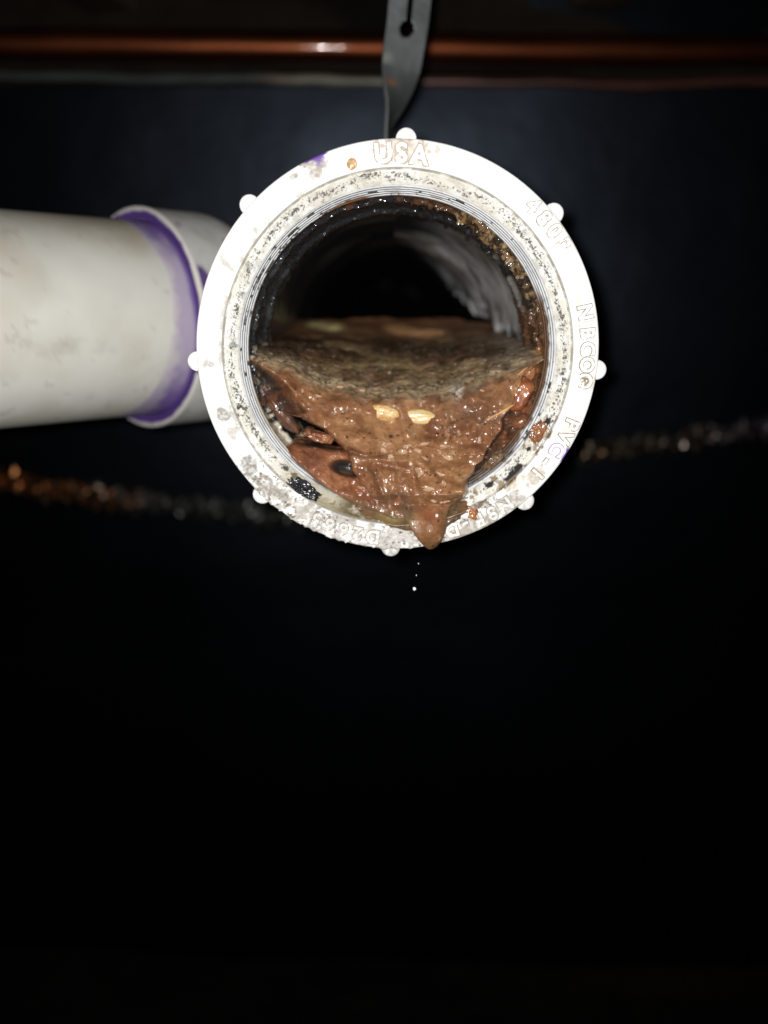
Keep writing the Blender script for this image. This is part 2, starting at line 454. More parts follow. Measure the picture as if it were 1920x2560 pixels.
c = mix(c, (.03, .028, .025), blob(V, 1300, 1168, 44, 12, -46, .4, 2, 3) * chamf)
groove = np.exp(-((Rr - 58.1) / .28) ** 2) * (V[..., 1] < 3)
c = mix(c, (.20, .18, .14), groove * (.5 + .5 * sm(-.4, .3, n2)))
c = mix(c, (.16, .10, .05), np.exp(-((Rr - 58.5) / .6) ** 2) * angd(A, 140, 26, 8) * (V[..., 1] < 3) * sm(-.2, .3, n2))
out_ = sm(66.4, 66.9, Rr)
c = mix(c, (.40, .36, .31), out_ * bottom * sm(-.5, .2, n2) * .8)
mesh('collar', V.reshape(-1, 3), Fc, M_PVC, FIT, c.reshape(-1, 3), origin=(0, 0, 0))

# helical thread inside the mouth
PITCH_T, rows = 3.1, 150
yy = np.linspace(5.2, 19.5, rows)
V, A, Fc = lathe(np.stack([np.full(rows, 54.0), yy], 1), 1200)
ph = (V[..., 1] / PITCH_T - A / (2 * np.pi)) % 1.0
tri = np.abs(ph * 2 - 1)
crest = sm(.25, .62, tri)
Rt = 54.35 - (V[..., 1] - 5) * .075 - 1.05 * crest + .05 * fbm(V, 2, 3, 90)
V[..., 0] = Rt * np.sin(A); V[..., 2] = Rt * np.cos(A)
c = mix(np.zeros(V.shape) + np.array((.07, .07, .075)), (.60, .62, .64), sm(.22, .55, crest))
c = mix(c, (.45, .46, .48), (sm(0, .4, fbm(V * np.array([1, .2, 1]), 6, 3, 91))) * .6)
drt = fbm(V, 3.5, 4, 92, .6)
c = mix(c, (.05, .045, .04), sm(.58, .75, drt + .22 * angd(A, 345, 20, 10) + .2 * angd(A, 300, 15, 10)))
c = mix(c, (.16, .08, .035), sm(.1, .5, fbm(V, 7, 3, 93) - .35 + .5 * angd(A, 345, 14, 8)) * sm(12, 17, V[..., 1]))
c = mix(c, (.10, .055, .03), angd(A, 115, 42, 12) * sm(11.5, 15, V[..., 1] + 2.5 * drt))
c = mix(c, (.07, .045, .03), angd(A, 145, 14, 6) * sm(6, 9, V[..., 1] + 3 * drt) * .8)
c = mix(c, (.16, .13, .08), angd(A, 196, 14, 8) * sm(5.5, 8, V[..., 1] + 2 * drt) * .8)
c = mix(c, (.42, .34, .2), angd(A, 235, 16, 6) * sm(14, 16, V[..., 1]) * .7)
mesh('thread', V.reshape(-1, 3), Fc, M_PVC, FIT, c.reshape(-1, 3), origin=(0, 0, 0))

# gripping ribs round the outside
for k, deg in enumerate((2.2, 48.4, 94.5, 138.5, 181.8, 224.2, 267.9, 314.7)):
    a = math.radians(deg)
    ce = np.array([67.1 * math.sin(a), 0, 67.1 * math.cos(a)])
    rr, L = 3.35, 20
    an = np.linspace(0, 2 * np.pi, 36, endpoint=False)
    tt = np.array([math.cos(a), 0, -math.sin(a)]); rd = np.array([math.sin(a), 0, math.cos(a)])
    rows_ = []
    for (q, y) in ((0.0, 1.15), (.5, 1.15), (.86, 1.25), (.97, 1.6), (1, 2.3), (1, L - 1), (.9, L), (0, L)):
        rows_.append(ce + np.array([0, y, 0]) + q * rr * (np.cos(an)[:, None] * tt + np.sin(an)[:, None] * rd))
    Vr = np.array(rows_)
    nn = fbm(Vr, 1.1, 4, 100 + k, .6)
    soil = {181.8: .9, 138.5: .35, 224.2: .12}.get(deg, 0.0)
    cc = mix(np.zeros(Vr.shape) + np.array((.80, .80, .79)), (.40, .37, .34), soil * sm(-.4, .2, nn))
    cc = mix(cc, (.12, .11, .1), sm(.55, .7, nn) * (.2 + soil))
    mesh('rib', Vr.reshape(-1, 3), grid_faces(8, 36, True), M_PVC, FIT, cc.reshape(-1, 3))

# raised lettering, each character a part with dirt caught round its foot
def glyph(ch, deg, R, h, soil, dirtcol, bold=.03, sx=1.0):
    def make(off, z0, z1):
        cu = bpy.data.curves.new('glyph', 'FONT')
        cu.body = ch; cu.size = 1.0; cu.offset = off; cu.resolution_u = 5
        cu.align_x = 'CENTER'; cu.fill_mode = 'BOTH'; cu.extrude = .05
        ob = bpy.data.objects.new('glyph', cu)
        SC.collection.objects.link(ob)
        dg = bpy.context.evaluated_depsgraph_get()
        me = bpy.data.meshes.new_from_object(ob.evaluated_get(dg))
        P = np.array([v.co[:] for v in me.vertices]); Fs = [list(p.vertices) for p in me.polygons]
        bpy.data.objects.remove(ob); bpy.data.meshes.remove(me)
        return P, Fs
    a = math.radians(deg)
    tt = np.array([math.cos(a), 0, -math.sin(a)]); rd = np.array([math.sin(a), 0, math.cos(a)])
    V_, F_, C_ = [], [], []
    for (off, y0, y1, white) in ((bold + .05, .05, -.10, False), (bold, .05, -.42, True)):
        P, Fs = make(off, y0, y1)
        hh = h / .72
        cy = .345
        W3 = rd * R + P[:, :1] * hh * sx * tt + (P[:, 1:2] - cy) * hh * rd
        W3[:, 1] = np.where(P[:, 2] > 0, y1, y0)
        n0 = len(V_) and sum(len(x) for x in V_)
        V_.append(W3); F_ += [[i + (n0 or 0) for i in f] for f in Fs]
        if white:
            C_.append(mix(colr((.80, .80, .79), len(W3)), (.42, .37, .32), np.full(len(W3), soil)))
        else:
            C_.append(colr(dirtcol, len(W3)))
    V_ = np.concatenate(V_); C_ = np.concatenate(C_)
    mesh('letter', V_, F_, M_DIRT, FIT, C_, smooth=False)

BEI, BRN, GRY = (.38, .32, .26), (.26, .21, .15), (.30, .28, .25)
for (ch, deg, R, h, soil, dc) in (
        ('U', -4.3, 62.7, 5.9, .05, BEI), ('S', 1.0, 62.6, 5.9, .05, BEI), ('A', 6.2, 62.4, 5.9, .05, BEI),
        ('4', 42.8, 63.6, 4.8, 0, (.36, .33, .29)), ('8', 47.6, 63.6, 4.8, 0, GRY), ('0', 52.2, 63.8, 4.8, 0, BEI), ('3', 57.0, 63.8, 4.8, 0, (.36, .33, .28)),
        ('N', 77.6, 63.2, 4.6, 0, GRY), ('I', 80.9, 63.2, 4.6, 0, (.6, .58, .5)), ('B', 83.8, 63.2, 4.6, 0, GRY), ('C', 88.4, 63.2, 4.6, 0, GRY), ('O', 93.2, 63.3, 4.6, 0, BRN), ('®', 98.0, 63.2, 4.6, .1, BRN),
        ('P', 111.6, 63.6, 4.7, .05, BRN), ('V', 115.9, 63.4, 4.7, .0, BRN), ('C', 120.5, 63.3, 4.7, .0, (.36, .24, .42)), ('-', 125.3, 63.0, 4.7, 0, GRY), ('I', 129.9, 63.0, 4.7, .25, BRN),
        ('N', 144.0, 63.6, 4.7, .35, GRY), ('S', 148.6, 63.6, 4.7, .3, GRY), ('F', 153.0, 63.6, 4.7, .35, GRY), ('-', 157.6, 63.3, 4.7, .3, BRN), ('D', 162.3, 63.4, 4.7, .1, BRN),
        ('D', 187.6, 63.4, 4.7, .3, GRY), ('2', 192.6, 63.2, 4.7, .45, GRY), ('6', 197.2, 63.2, 4.7, .45, GRY), ('6', 201.8, 63.2, 4.7, .5, GRY), ('5', 206.3, 63.2, 4.7, .5, GRY)):
    glyph(ch, deg, R, h, soil, dc)

# fouling that lines the bore behind the thread (bead of slime at its inner end)
prof = seg((53.6, 18.6, 0), (52.9, 20.5, 6), (52.8, 26, 12), (52.7, 27.2, 5), (51.4, 28.0, 14), (51.2, 30, 6), (51.9, 34, 6), (51.9, 46, 22), (51.5, 48.6, 6), (50.1, 49.6, 14), (49.8, 52.5, 8), (50.1, 56, 6), (50.6, 63, 6))
V, A, Fc = lathe(prof, 1200)
Y = V[..., 1]
pol = np.stack([A * 52, Y, 0 * A], -1)
wr = fbm(pol * np.array([1, .35, 1]), 2.4, 4, 110, .6)
lum = fbm(pol, 5.0, 3, 111)
tanm = angd(A, 55, 27, 8) * sm(19, 21, Y) * (1 - sm(33, 38, Y + 3 * lum))
disp = .45 * wr + .5 * lum + tanm * (.3 + 1.9 * sm(-.2, .6, fbm(pol, 3.2, 3, 112)))
drips = sm(.35, .8, fbm(pol * np.array([1, .25, 1]), 1.7, 2, 113)) * (angd(A, 25, 18, 8) + angd(A, 95, 20, 10))
disp = disp + drips * .9
Rn = np.hypot(V[..., 0], V[..., 2]) - disp * sm(18.6, 21, Y)
V[..., 0] = Rn * np.sin(A); V[..., 2] = Rn * np.cos(A)
c = np.zeros(V.shape) + np.array((.014, .015, .018))
c = mix(c, (.035, .038, .042), angd(A, 278, 22, 14) * sm(-.2, .3, lum))
c = mix(c, (.12, .048, .02), angd(A, 356, 22, 8) * (1 - sm(24, 28, Y + 4 * lum)) * sm(-.4, .15, wr + lum))
c = mix(c, (.42, .33, .2), angd(A, 2, 6, 3) * (1 - sm(24, 27, Y)) * sm(-.3, .2, lum))
c = mix(c, (.07, .035, .018), angd(A, 20, 12, 5) * (1 - sm(34, 38, Y + 3 * lum)))
tq = fbm(pol, 1.8, 4, 114, .6)
c = mix(c, (.17, .105, .05), tanm * sm(-.3, .25, tq + .5 * lum))
c = mix(c, (.36, .26, .15), tanm * sm(.3, .65, tq))
c = mix(c, (.04, .025, .015), tanm * sm(.15, .45, -tq - .2 * lum))
c = mix(c, (.16, .15, .13), angd(A, 60, 26, 8) * sm(37, 41, Y) * sm(-.2, .4, lum) * .8)
c = mix(c, (.085, .042, .022), angd(A, 112, 34, 10) * sm(-.6, .2, lum + .3))
c = mix(c, (.20, .085, .03), angd(A, 98, 10, 6) * sm(.1, .5, wr))
c = mix(c, (.50, .45, .36), angd(A, 232, 11, 5) * (1 - sm(34, 40, Y + 6 * lum)) * sm(-.45, .1, wr * .5 + lum))
c = mix(c, (.36, .30, .18), angd(A, 228, 9, 5) * sm(40, 44, Y) * sm(-.2, .3, lum))
c = mix(c, (.03, .025, .02), angd(A, 232, 14, 6) * sm(.35, .5, fbm(pol, 3, 3, 115)))
c = mix(c, (.16, .14, .10), angd(A, 262, 9, 6) * sm(-.1, .4, lum))
SLIME = mesh('slime_coating', V.reshape(-1, 3), Fc, M_SLIME, None, c.reshape(-1, 3), origin=(0, 0, 0))
tag(SLIME, 'glossy black and brown slime lining the bore behind the threads', 'slime')

# ------------------------------------------------------------------ drain line behind the mouth
DRAIN = thing('drain_pipe', 'straight drain pipe behind the mouth, inside black with grey film', 'pipe', (0, 62, 0))
rows = 220
yy = 62.5 + (np.linspace(0, 1, rows) ** 2) * 900
V, A, Fc = lathe(np.stack([np.full(rows, 51.0), yy], 1), 540)
Y = V[..., 1]
pol = np.stack([A * 51, Y, 0 * A], -1)
st = fbm(pol * np.array([1, .22, 1]), 9, 4, 120, .55)
bl = fbm(pol, 40, 3, 121)
low = 92 + 9 * fbm(pol * np.array([0, 1, 0]), 7, 4, 122) + 6 * st - (Y - 62) * .16
ad = np.degrees(A) % 360
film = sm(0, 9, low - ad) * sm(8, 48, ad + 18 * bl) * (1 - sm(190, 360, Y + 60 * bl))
c = np.zeros(V.shape) + np.array((.034, .038, .047))  # blue-grey sheen of the dark wall put into its base colour
c = mix(c, (.05, .05, .045), sm(0, .5, fbm(pol * np.array([.25, 1, 1]), 16, 3, 123)) * .8)  # glossy arcs painted as lighter colour
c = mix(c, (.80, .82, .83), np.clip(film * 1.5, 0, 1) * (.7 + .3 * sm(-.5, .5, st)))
c = mix(c, (.10, .105, .10), film * sm(.35, .6, fbm(pol * np.array([.3, 1, 1]), 7, 3, 125)) * .8)
c = mix(c, (.15, .14, .11), angd(A, 5, 40, 20) * sm(.1, .5, bl) * (1 - sm(200, 400, Y)) * .7)
c = mix(c, (.75, .77, .8), angd(A, 296, 14, 10) * np.exp(-((Y - 68 - 2 * bl) / 2.2) ** 2) * sm(-.4, .3, st))
V = V * (1 - np.array([1, 0, 1]) * (.06 * st + .3 * bl + 9 * film * sm(63, 220, Y))[..., None] / 51)  # film ramps inward, shaped to catch more of the flash
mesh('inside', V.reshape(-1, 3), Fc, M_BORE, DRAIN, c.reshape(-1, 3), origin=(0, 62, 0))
V, A, Fc = lathe(seg((59.4, 62.5, 0), (62.5, 63.5, 2), (62.5, 108, 4), (57.2, 110, 2), (57.2, 964, 12), (51, 964, 2)), 120)
mesh('outside', V.reshape(-1, 3), Fc, M_PVC2, DRAIN, colr((.7, .69, .65), V[..., 0].size), origin=(0, 62, 0))
an = np.linspace(0, 2 * np.pi, 60, endpoint=False)
mesh('dark_end_disc', np.stack([51 * np.sin(an), 0 * an + 962, 51 * np.cos(an)], -1), [list(range(60))], M_SOIL, DRAIN, colr((.006, .006, .006), 60))  # added black disc that keeps the far end of the pipe dark

# branch hub and branch pipe at left
th = math.radians(48)
BD = np.array([-math.cos(th), -math.sin(th), 0.0])
hc = at(350, 799, 117.)
HUB = thing('branch_hub', 'white branch hub left of the mouth with a purple primer lip', 'pipe fitting', hc)
BR, HR = 43.6, 49.6
def hubcol(V, k, a):
    n = fbm(V, 8, 3, 130)
    c = mix(np.zeros(V.shape) + np.array((.62, .62, .60)), (.48, .46, .42), sm(0, .6, n) * .6)
    return mix(c, (.12, .07, .22), sm(.42, .62, fbm(V, 14, 3, 131) + .25 * sm(10, 2, k) * (V[..., 2] > 20)) * (V[..., 2] > 15))
tube_axis(hc + BD * -.8, hc - BD * 52, lambda k: HR - .018 * np.maximum(0, k - 26) ** 2, 140, 60, 'hub_body', M_PVC2, HUB, hubcol, keepout=57.8)
tube_axis(hc - BD * 50, hc - BD * 112, 39.0, 80, 24, 'hub_neck', M_PVC2, HUB, lambda V, k, a: np.zeros(V.shape) + np.array((.6, .6, .57)), keepout=57.6)
# lip: annulus with a rounded outer edge and a primer-stained inner chamfer
def ringmesh(name, pr, mat, parent, colf, n=200, c0=hc, d=BD):
    s = np.cross(d, (0, 0, 1.0)); s /= np.linalg.norm(s); t = np.cross(s, d)
    a = np.linspace(0, 2 * np.pi, n, endpoint=False)
    pr = np.array(pr, float)
    V = c0 + pr[:, 1][:, None, None] * d + pr[:, 0][:, None, None] * (np.cos(a)[None, :, None] * t + np.sin(a)[None, :, None] * s)
    return mesh(name, V.reshape(-1, 3), grid_faces(len(pr), n, True), mat, parent, colf(V, pr[:, 0][:, None] + 0 * a[None]).reshape(-1, 3))
def lipcol(V, r):
    n = fbm(V, 9, 3, 133)
    c = np.zeros(V.shape) + np.array((.66, .63, .60))
    c = mix(c, (.50, .42, .56), sm(49.0, 48.0, r + .8 * n) * .6)
    return mix(c, (.11, .055, .25), sm(48.6, 47.4, r + 1.1 * n))
ringmesh('lip', seg((50.0, -.85, 0), (49.9, .3, 3), (49.3, .9, 3), (48.4, .95, 4), (47.2, .6, 4), (46.0, 0, 5), (44.2, -.6, 4)), M_PVC2, HUB, lipcol)
BP = thing('branch_pipe', 'cream white branch pipe coming in from the left with grey smudges', 'pipe', hc + BD * 160)
def bpcol(V, k, a):
    n = fbm(V, 30, 4, 140); n2 = fbm(V * np.array([1, 1, 1]), 9, 4, 141, .6)
    c = np.zeros(V.shape) + np.array((.66, .65, .60))
    c = mix(c, (.55, .52, .43), sm(-.1, .7, n) * .5)
    c = mix(c, (.40, .34, .24), sm(16, 46, V[..., 2] - hc[2] + 8 * n) * .6)
    c = mix(c, (.30, .28, .22), sm(.35, .95, n2 + .25 * n) * .22)
    c = mix(c, (.24, .22, .2), sm(.6, .9, fbm(V, 4.5, 3, 142, .6) + .3 * n2) * .22)
    return c
tube_axis(hc - BD * 2, hc + BD * 330, BR, 160, 260, 'pipe_wall', M_PVC2, BP, bpcol)
def bandcol(V, k, a):
    n = fbm(V, 12, 3, 145)
    side = np.abs(V[..., 2] - hc[2]) / BR
    c = mix(np.zeros(V.shape) + np.array((.44, .38, .50)), (.20, .13, .36), sm(.4, .9, side + .25 * n))
    c = mix(c, (.62, .59, .58), sm(.55, 1.0, k / 14.5 + .22 * fbm(V, 6, 4, 146, .6)) * (1 - .6 * side))
    return mix(c, (.15, .09, .30), sm(4.0, 1.6, k + 1.0 * n))
# the band's outer border wavers as brushed primer does
p0 = hc - BD * 2.0
s_ = np.cross(BD, (0, 0, 1.0)); t_ = np.cross(s_, BD)
a = np.linspace(0, 2 * np.pi, 240, endpoint=False)
wid = 15.5 + 1.5 * np.sin(a * 2 + 1) + 1.6 * vn(np.stack([np.cos(a) * 2, np.sin(a) * 2, 0 * a], -1), 9) + 6 * np.exp(-((a - math.radians(200)) / .4) ** 2)
K = np.linspace(0, 1, 14)[:, None] * wid[None, :]
rr = np.full(14, BR + .22); rr[-1] = BR - .02
V = p0 + K[..., None] * BD + rr[:, None, None] * (np.cos(a)[None, :, None] * t_ + np.sin(a)[None, :, None] * s_)
mesh('primer_band', V.reshape(-1, 3), grid_faces(14, 240, True), M_PVC2, BP, bandcol(V, K, 0).reshape(-1, 3))

# ------------------------------------------------------------------ hanger strap (twisted, with a keyhole slot)
STRAP_Y = 130.
def strap():
    # plan in photograph pixels at the strap's depth: centre line, width and twist per height
    tv = np.array([-1000, 0, 60, 110, 170, 220, 260, 290, 312, 345, 560.])
    cu_ = np.array([1130, 1024, 1018, 1010, 1001, 992, 983, 973, 966, 964, 963.])
    tw = np.array([8, 12, 14, 17, 26, 48, 67, 79, 85, 86, 86.])          # degrees of twist away from face-on
    FW = 19.0                                                               # strap width, mm
    bm = bmesh.new()
    # flat pattern: x across (-1..1), y = image row
    hole_c, hole_r = (-.02, 74.), (.36, 21.)
    vs = list(np.linspace(-1000, -165, 40)) + list(np.linspace(-160, 560, 145)); us = np.linspace(-1, 1, 41)
    P, keep = [], {}
    nu = len(us)
    faces = []
    def inside(x, y):
        e = ((x - hole_c[0]) / hole_r[0]) ** 2 + ((y - hole_c[1]) / hole_r[1]) ** 2 < 1
        return e or (abs(x - hole_c[0] - .05) < .12 and -150 < y < 60)
    for y in vs:
        for x in us: P.append((x, y))
    for i in range(len(vs) - 1):
        for j in range(nu - 1):
            if not inside((us[j] + us[j + 1]) / 2, (vs[i] + vs[i + 1]) / 2):
                faces.append((i * nu + j, i * nu + j + 1, (i + 1) * nu + j + 1, (i + 1) * nu + j))
    P = np.array(P)
    c_u = np.interp(P[:, 1], tv, cu_); ang = np.radians(np.interp(P[:, 1], tv, tw))
    C3 = at(c_u, P[:, 1], np.full(len(P), STRAP_Y))
    V = C3 + (P[:, 0] * FW / 2)[:, None] * np.stack([np.cos(ang), np.sin(ang), 0 * ang], -1)
    n = fbm(V, 14, 3, 150)
    c = mix(colr((.14, .155, .155), len(V)), (.20, .21, .22), sm(-.2, .5, n))
    c = mix(c, (.45, .25, .12), np.exp(-(((P[:, 0] + .55) / .3) ** 2 + ((P[:, 1] - 214) / 10) ** 2)))
    c = mix(c, (.38, .40, .38), np.exp(-(((P[:, 0] + .8) / .3) ** 2 + ((P[:, 1] - 152) / 16) ** 2)))
    used = sorted({i for f in faces for i in f}); mp = {k: i for i, k in enumerate(used)}
    o = mesh('hanger_strap', V[used], [[mp[i] for i in f] for f in faces], M_STRAP, None, c[used])
    md = o.modifiers.new('thickness', 'SOLIDIFY'); md.thickness = .0016
    tag(o, 'twisted grey metal hanger strap with a keyhole slot, above the fitting', 'strap')
strap()

# ------------------------------------------------------------------ sewage sludge
SL = thing('sewage_sludge', 'brown wet sewage sludge half filling the pipe and dripping over the rim', 'sludge', (0, 20, -15))

def bore_r(Y):
    """inner radius available at depth Y"""
    return np.interp(Y, [-50, -.01, 0, 1.3, 5, 19, 21, 45, 53, 60, 64, 2000], [400, 400, 67.5, 58, 54.0, 53.3, 53.2, 52.6, 51.4, 51.4, 51.6, 51.6])

def clampr(V):
    r = np.hypot(V[..., 0], V[..., 2]); k = np.minimum(1, bore_r(V[..., 1]) / np.maximum(r, 1e-6))
    V = V.copy(); V[..., 0] *= k; V[..., 2] *= k
    return V

# main mass: rows follow the photograph's rows from the far end of the pipe forward and down over the lip
vL = np.array([798, 860, 900, 941, 985, 1010, 1029, 1045, 1073, 1107, 1130, 1165, 1210, 1240, 1256, 1268, 1285, 1305, 1322, 1351, 1367, 1373.])
uL = np.array([560, 575, 582, 592, 612, 634, 690, 752, 804, 838, 868, 880, 900, 926, 950, 985, 1008, 1018, 1027, 1046, 1061, 1070.])
vR = np.array([798, 900, 940, 985, 1005, 1046, 1075, 1100, 1149, 1165, 1185, 1199, 1233, 1248, 1258, 1270, 1290, 1312, 1328, 1345, 1356, 1367, 1373.])
uR = np.array([1420, 1400, 1375, 1360, 1350, 1330, 1315, 1294, 1238, 1215, 1186, 1174, 1171, 1158, 1140, 1124, 1118, 1117, 1114, 1108, 1102, 1092, 1082.])
# ridges: beyond them the mass drops back to a darker shelf along the wall
vQ = np.array([798, 860, 900, 941, 985, 1029, 1060.]); uQ = np.array([560, 604, 640, 702, 740, 778, 740.])
vS = np.array([798, 900, 940, 985, 1005, 1014, 1046, 1075, 1100, 1149, 1165, 1185, 1200, 1400.]); uS = np.array([1420, 1352, 1306, 1284, 1279, 1277, 1253, 1256, 1235, 1204, 1184, 1180, 1182, 1400.])
rows, cols = 430, 400
v1 = np.concatenate([798 + (np.linspace(0, 1, 130)[:-1] ** 1.3) * 142, np.linspace(940, 1373, rows - 129)])
tcol = np.linspace(0, 1, cols); tcol = .5 - .5 * np.cos(np.pi * (tcol * .9 + .05)); tcol = (tcol - tcol[0]) / (tcol[-1] - tcol[0])
l_ = np.interp(v1, vL, uL); r_ = np.interp(v1, vR, uR)
jag = 5 * fbm(np.stack([v1 * .13, 0 * v1, 0 * v1], -1), 4, 4, 160, .6)
l_ = l_ + jag * sm(950, 1000, v1) * (1 - sm(1240, 1310, v1)); r_ = r_ + .8 * jag[::-1] * sm(950, 1000, v1) * (1 - sm(1290, 1360, v1))
U = l_[:, None] + (r_ - l_)[:, None] * tcol[None, :]
Vv = v1[:, None] + (5 * fbm(np.stack([U * .011, 0 * U, 0 * U], -1), .8, 3, 159) + 5 * sm(900, 1250, U)) * (1 - sm(798, 850, v1))[:, None]
edge_v = np.interp(U, [600, 640, 700, 751, 852, 970, 1105, 1172, 1240, 1300, 1340, 1400], [890, 896, 908, 938, 970, 988, 978, 962, 938, 908, 890, 880])
edge_v = edge_v + 7 * fbm(np.stack([U * .02, 0 * U, 0 * U], -1), .6, 3, 161)
sh = (edge_v - 975) * sm(800, 900, Vv) * (1 - sm(1020, 1200, Vv))
w = Vv - sh
kv = np.array([770, 798, 806, 830, 860, 890, 920, 950, 968, 982, 1005, 1060, 1110, 1160, 1200, 1238, 1250, 1262, 1280, 1300, 1330, 1355, 1373.])
kY = np.array([185, 172, 162, 130, 93, 63, 45, 32, 24, 19, 16, 12, 8, 5, 2.3, -1.6, -.6, 1.0, -1.2, -3.4, -4.6, -4.4, -2.6])
inv = 0
for dw, gw in ((-20, .12), (-12, .16), (-5, .22), (5, .22), (12, .16), (20, .12)):
    inv = inv + gw * np.interp(w + dw * sm(900, 940, w) * (1 - sm(1180, 1220, w)), kv, 1 / (kY + 288))
Yd = 1 / inv - 288
q = np.stack([U * .13, Vv * .13, Yd * .25], -1)
facew = sm(955, 985, w)
big = fbm(q, 9, 3, 162); med = fbm(q, 3.2, 4, 163, .55); fin = fbm(q, 1.1, 3, 164, .6)
Yd = Yd - facew * (2.5 * big + .6 * med + .09 * fin) * (1 - .75 * sm(1240, 1300, Vv))
def lump(u0, v0, ru, rv, h, rot=0, p=1.0):
    c_, s_ = math.cos(math.radians(rot)), math.sin(math.radians(rot))
    a = ((U - u0) * c_ + (Vv - v0) * s_) / ru; b = (-(U - u0) * s_ + (Vv - v0) * c_) / rv
    return h * np.exp(-(a * a + b * b) ** p)
dY = 0
for args in ((1110, 1205, 72, 42, 3.6, 12, 2), (1050, 1160, 26, 20, 2.0, 0), (1150, 1225, 24, 16, 1.8, 0, 2), (1000, 1150, 60, 12, 2.4, 8), (880, 1095, 60, 36, 2.2, 20), (1200, 1010, 50, 30, 2.2, 0), (1075, 1330, 34, 46, 1.6, 0),
             (905, 1010, 40, 22, 1.3, 0), (1165, 1060, 22, 18, 1.6, 0), (1085, 1012, 15, 10, 1.4, 0), (775, 985, 46, 26, 2.0, 20), (1178, 995, 22, 14, 1.6, 0), (935, 1225, 20, 30, 2, 0),
             (990, 1250, 26, 18, -4.5, 0), (1010, 1100, 9, 8, -1.2), (965, 1045, 46, 22, -1.6, 0), (1045, 1058, 44, 18, -1.3, 0), (1165, 1110, 80, 10, -1.4, -8), (965, 1165, 50, 10, -2.2, 12), (1035, 1190, 10, 50, -1.6, -10), (1195, 1025, 30, 16, -1.4, 0)):
    dY = dY + lump(*args)
Yd = Yd - dY * facew
crv = 1131 + .16 * (U - 900) + 5 * np.sin(U * .05)
cwin = sm(850, 885, U) * (1 - sm(950, 990, U)); cgro = np.exp(-((Vv - crv) / 7) ** 2) * cwin * .8
crv2 = 985 + 1.25 * (U - 742) + 6 * fbm(np.stack([U * .05, 0 * U, 0 * U], -1), 1, 2, 274)
cgro2 = np.exp(-((Vv - crv2 - 26) / 7) ** 2) * sm(735, 760, U) * (1 - sm(820, 850, U)) * .6
cgro3 = np.exp(-((U - 925 - (Vv - 1170) * .55 - 5 * np.sin(Vv * .06)) / 9) ** 2) * .55 * sm(1160, 1180, Vv) * (1 - sm(1235, 1255, Vv))
cgro = np.clip(cgro + cgro2 + cgro3, 0, 1)
Yd = Yd + 2.6 * cgro * facew - 2.6 * lump(915, 1098, 58, 24, 1, 6) * facew
# thin lip where one fold overhangs the next
fold = 1115 + 14 * np.sin(U * .021) + 18 * fbm(np.stack([U * .02, 0 * U, 0 * U], -1), .8, 3, 166) + (U - 1000) * .06
Yd = Yd - 1.3 * facew * (sm(-26, -2, Vv - fold) - sm(0, 4, Vv - fold)) * sm(960, 1010, U) * (1 - sm(1190, 1230, U))
jl = 6 * fbm(np.stack([v1 * .13, 0 * v1, 0 * v1], -1), 5, 4, 260, .6)
gl = (np.interp(v1, vQ, uQ) + jl)[:, None] - U
gr = U - (np.interp(v1, vS, uS) + jl[::-1])[:, None]
shl = sm(0, 55, gl) * sm(850, 900, Vv) * (1 - sm(1040, 1058, Vv))
shr = (.7 * sm(0, 7, gr) + .3 * sm(5, 60, gr)) * sm(870, 930, Vv) * (1 - sm(1180, 1200, Vv))
shl = shl * (Vv < 1058); 
Yd = Yd + shl * (13 + 3.0 * fbm(q * np.array([1, .35, 1]), 3.5, 3, 261)) + shr * (14 + 3.2 * fbm(q, 4.5, 3, 262))
t_e = np.minimum(U - l_[:, None], r_[:, None] - U)
roll = 16.0 * (1 - .35 * sm(1300, 1373, Vv))
tt_ = np.clip(1 - t_e / roll, 0, 1)
lowL = sm(1100, 1150, Vv) * (U < (l_ + r_)[:, None] / 2)
Yd = Yd + (7.5 - 5.3 * lowL) * facew * (1 - np.sqrt(np.clip(1 - tt_ ** 2, 0, 1))) * (1 - .8 * sm(1235, 1270, Vv))
V = at(U, Vv, Yd)
Wp = V.copy()
V[..., 2] += (1 - facew) * (1.3 * fbm(Wp, 26, 3, 165) + .35 * fbm(Wp, 8, 4, 167, .5)) * sm(940, 800, w)
V[..., 2] += (1 - facew) * (.6 * fbm(Wp, 7, 4, 168, .55) + .35 * fbm(Wp, 2.0, 3, 169, .6)) * sm(800, 930, w)
V[..., 1] -= np.exp(-((w - 968) / 26) ** 2) * .7 * fbm(Wp, 2.2, 3, 273, .6)
Vc = clampr(V)
# skirt that closes the sides behind the front face
sk = []
for kdep in (2.5, 6, 11):
    for side in (0, -1):
        B = V[:, side].copy()
        B[:, 1] += kdep * (1 - .72 * sm(1250, 1320, v1)) * sm(940, 960, v1)
        sk.append(clampr(B))
back = V[0] + np.array([0, 40, -30.0])
back = clampr(back)
# colours
cA = np.zeros(V.shape) + np.array((.222, .098, .043))
n1, n2, n3 = fbm(q, 7, 4, 170, .55), fbm(q, 2.2, 4, 171, .6), fbm(q, .7, 3, 172, .6)
c = mix(cA, (.305, .155, .07), sm(-.1, .8, n1 + .3 * n2))
c = mix(c, (.135, .050, .023), sm(.0, .8, -n1 + .3 * n2) * .8)
c = mix(c, (.26, .085, .036), sm(0, .6, fbm(q, 8, 3, 173)) * sm(1090, 1160, Vv) * .75)
c = mix(c, (.325, .162, .072), np.clip(lump(950, 1075, 150, 62, .9, 12), 0, 1) * sm(-.6, .3, n1 + .3 * n2) * .75)  # big-lump shading put into the colour: lighter centre of the face
c = mix(c, (.15, .055, .026), np.clip(lump(900, 1175, 70, 60, 1, 0) + lump(1190, 1120, 40, 70, .8, 20), 0, 1) * sm(-.6, .4, n2) * .7)
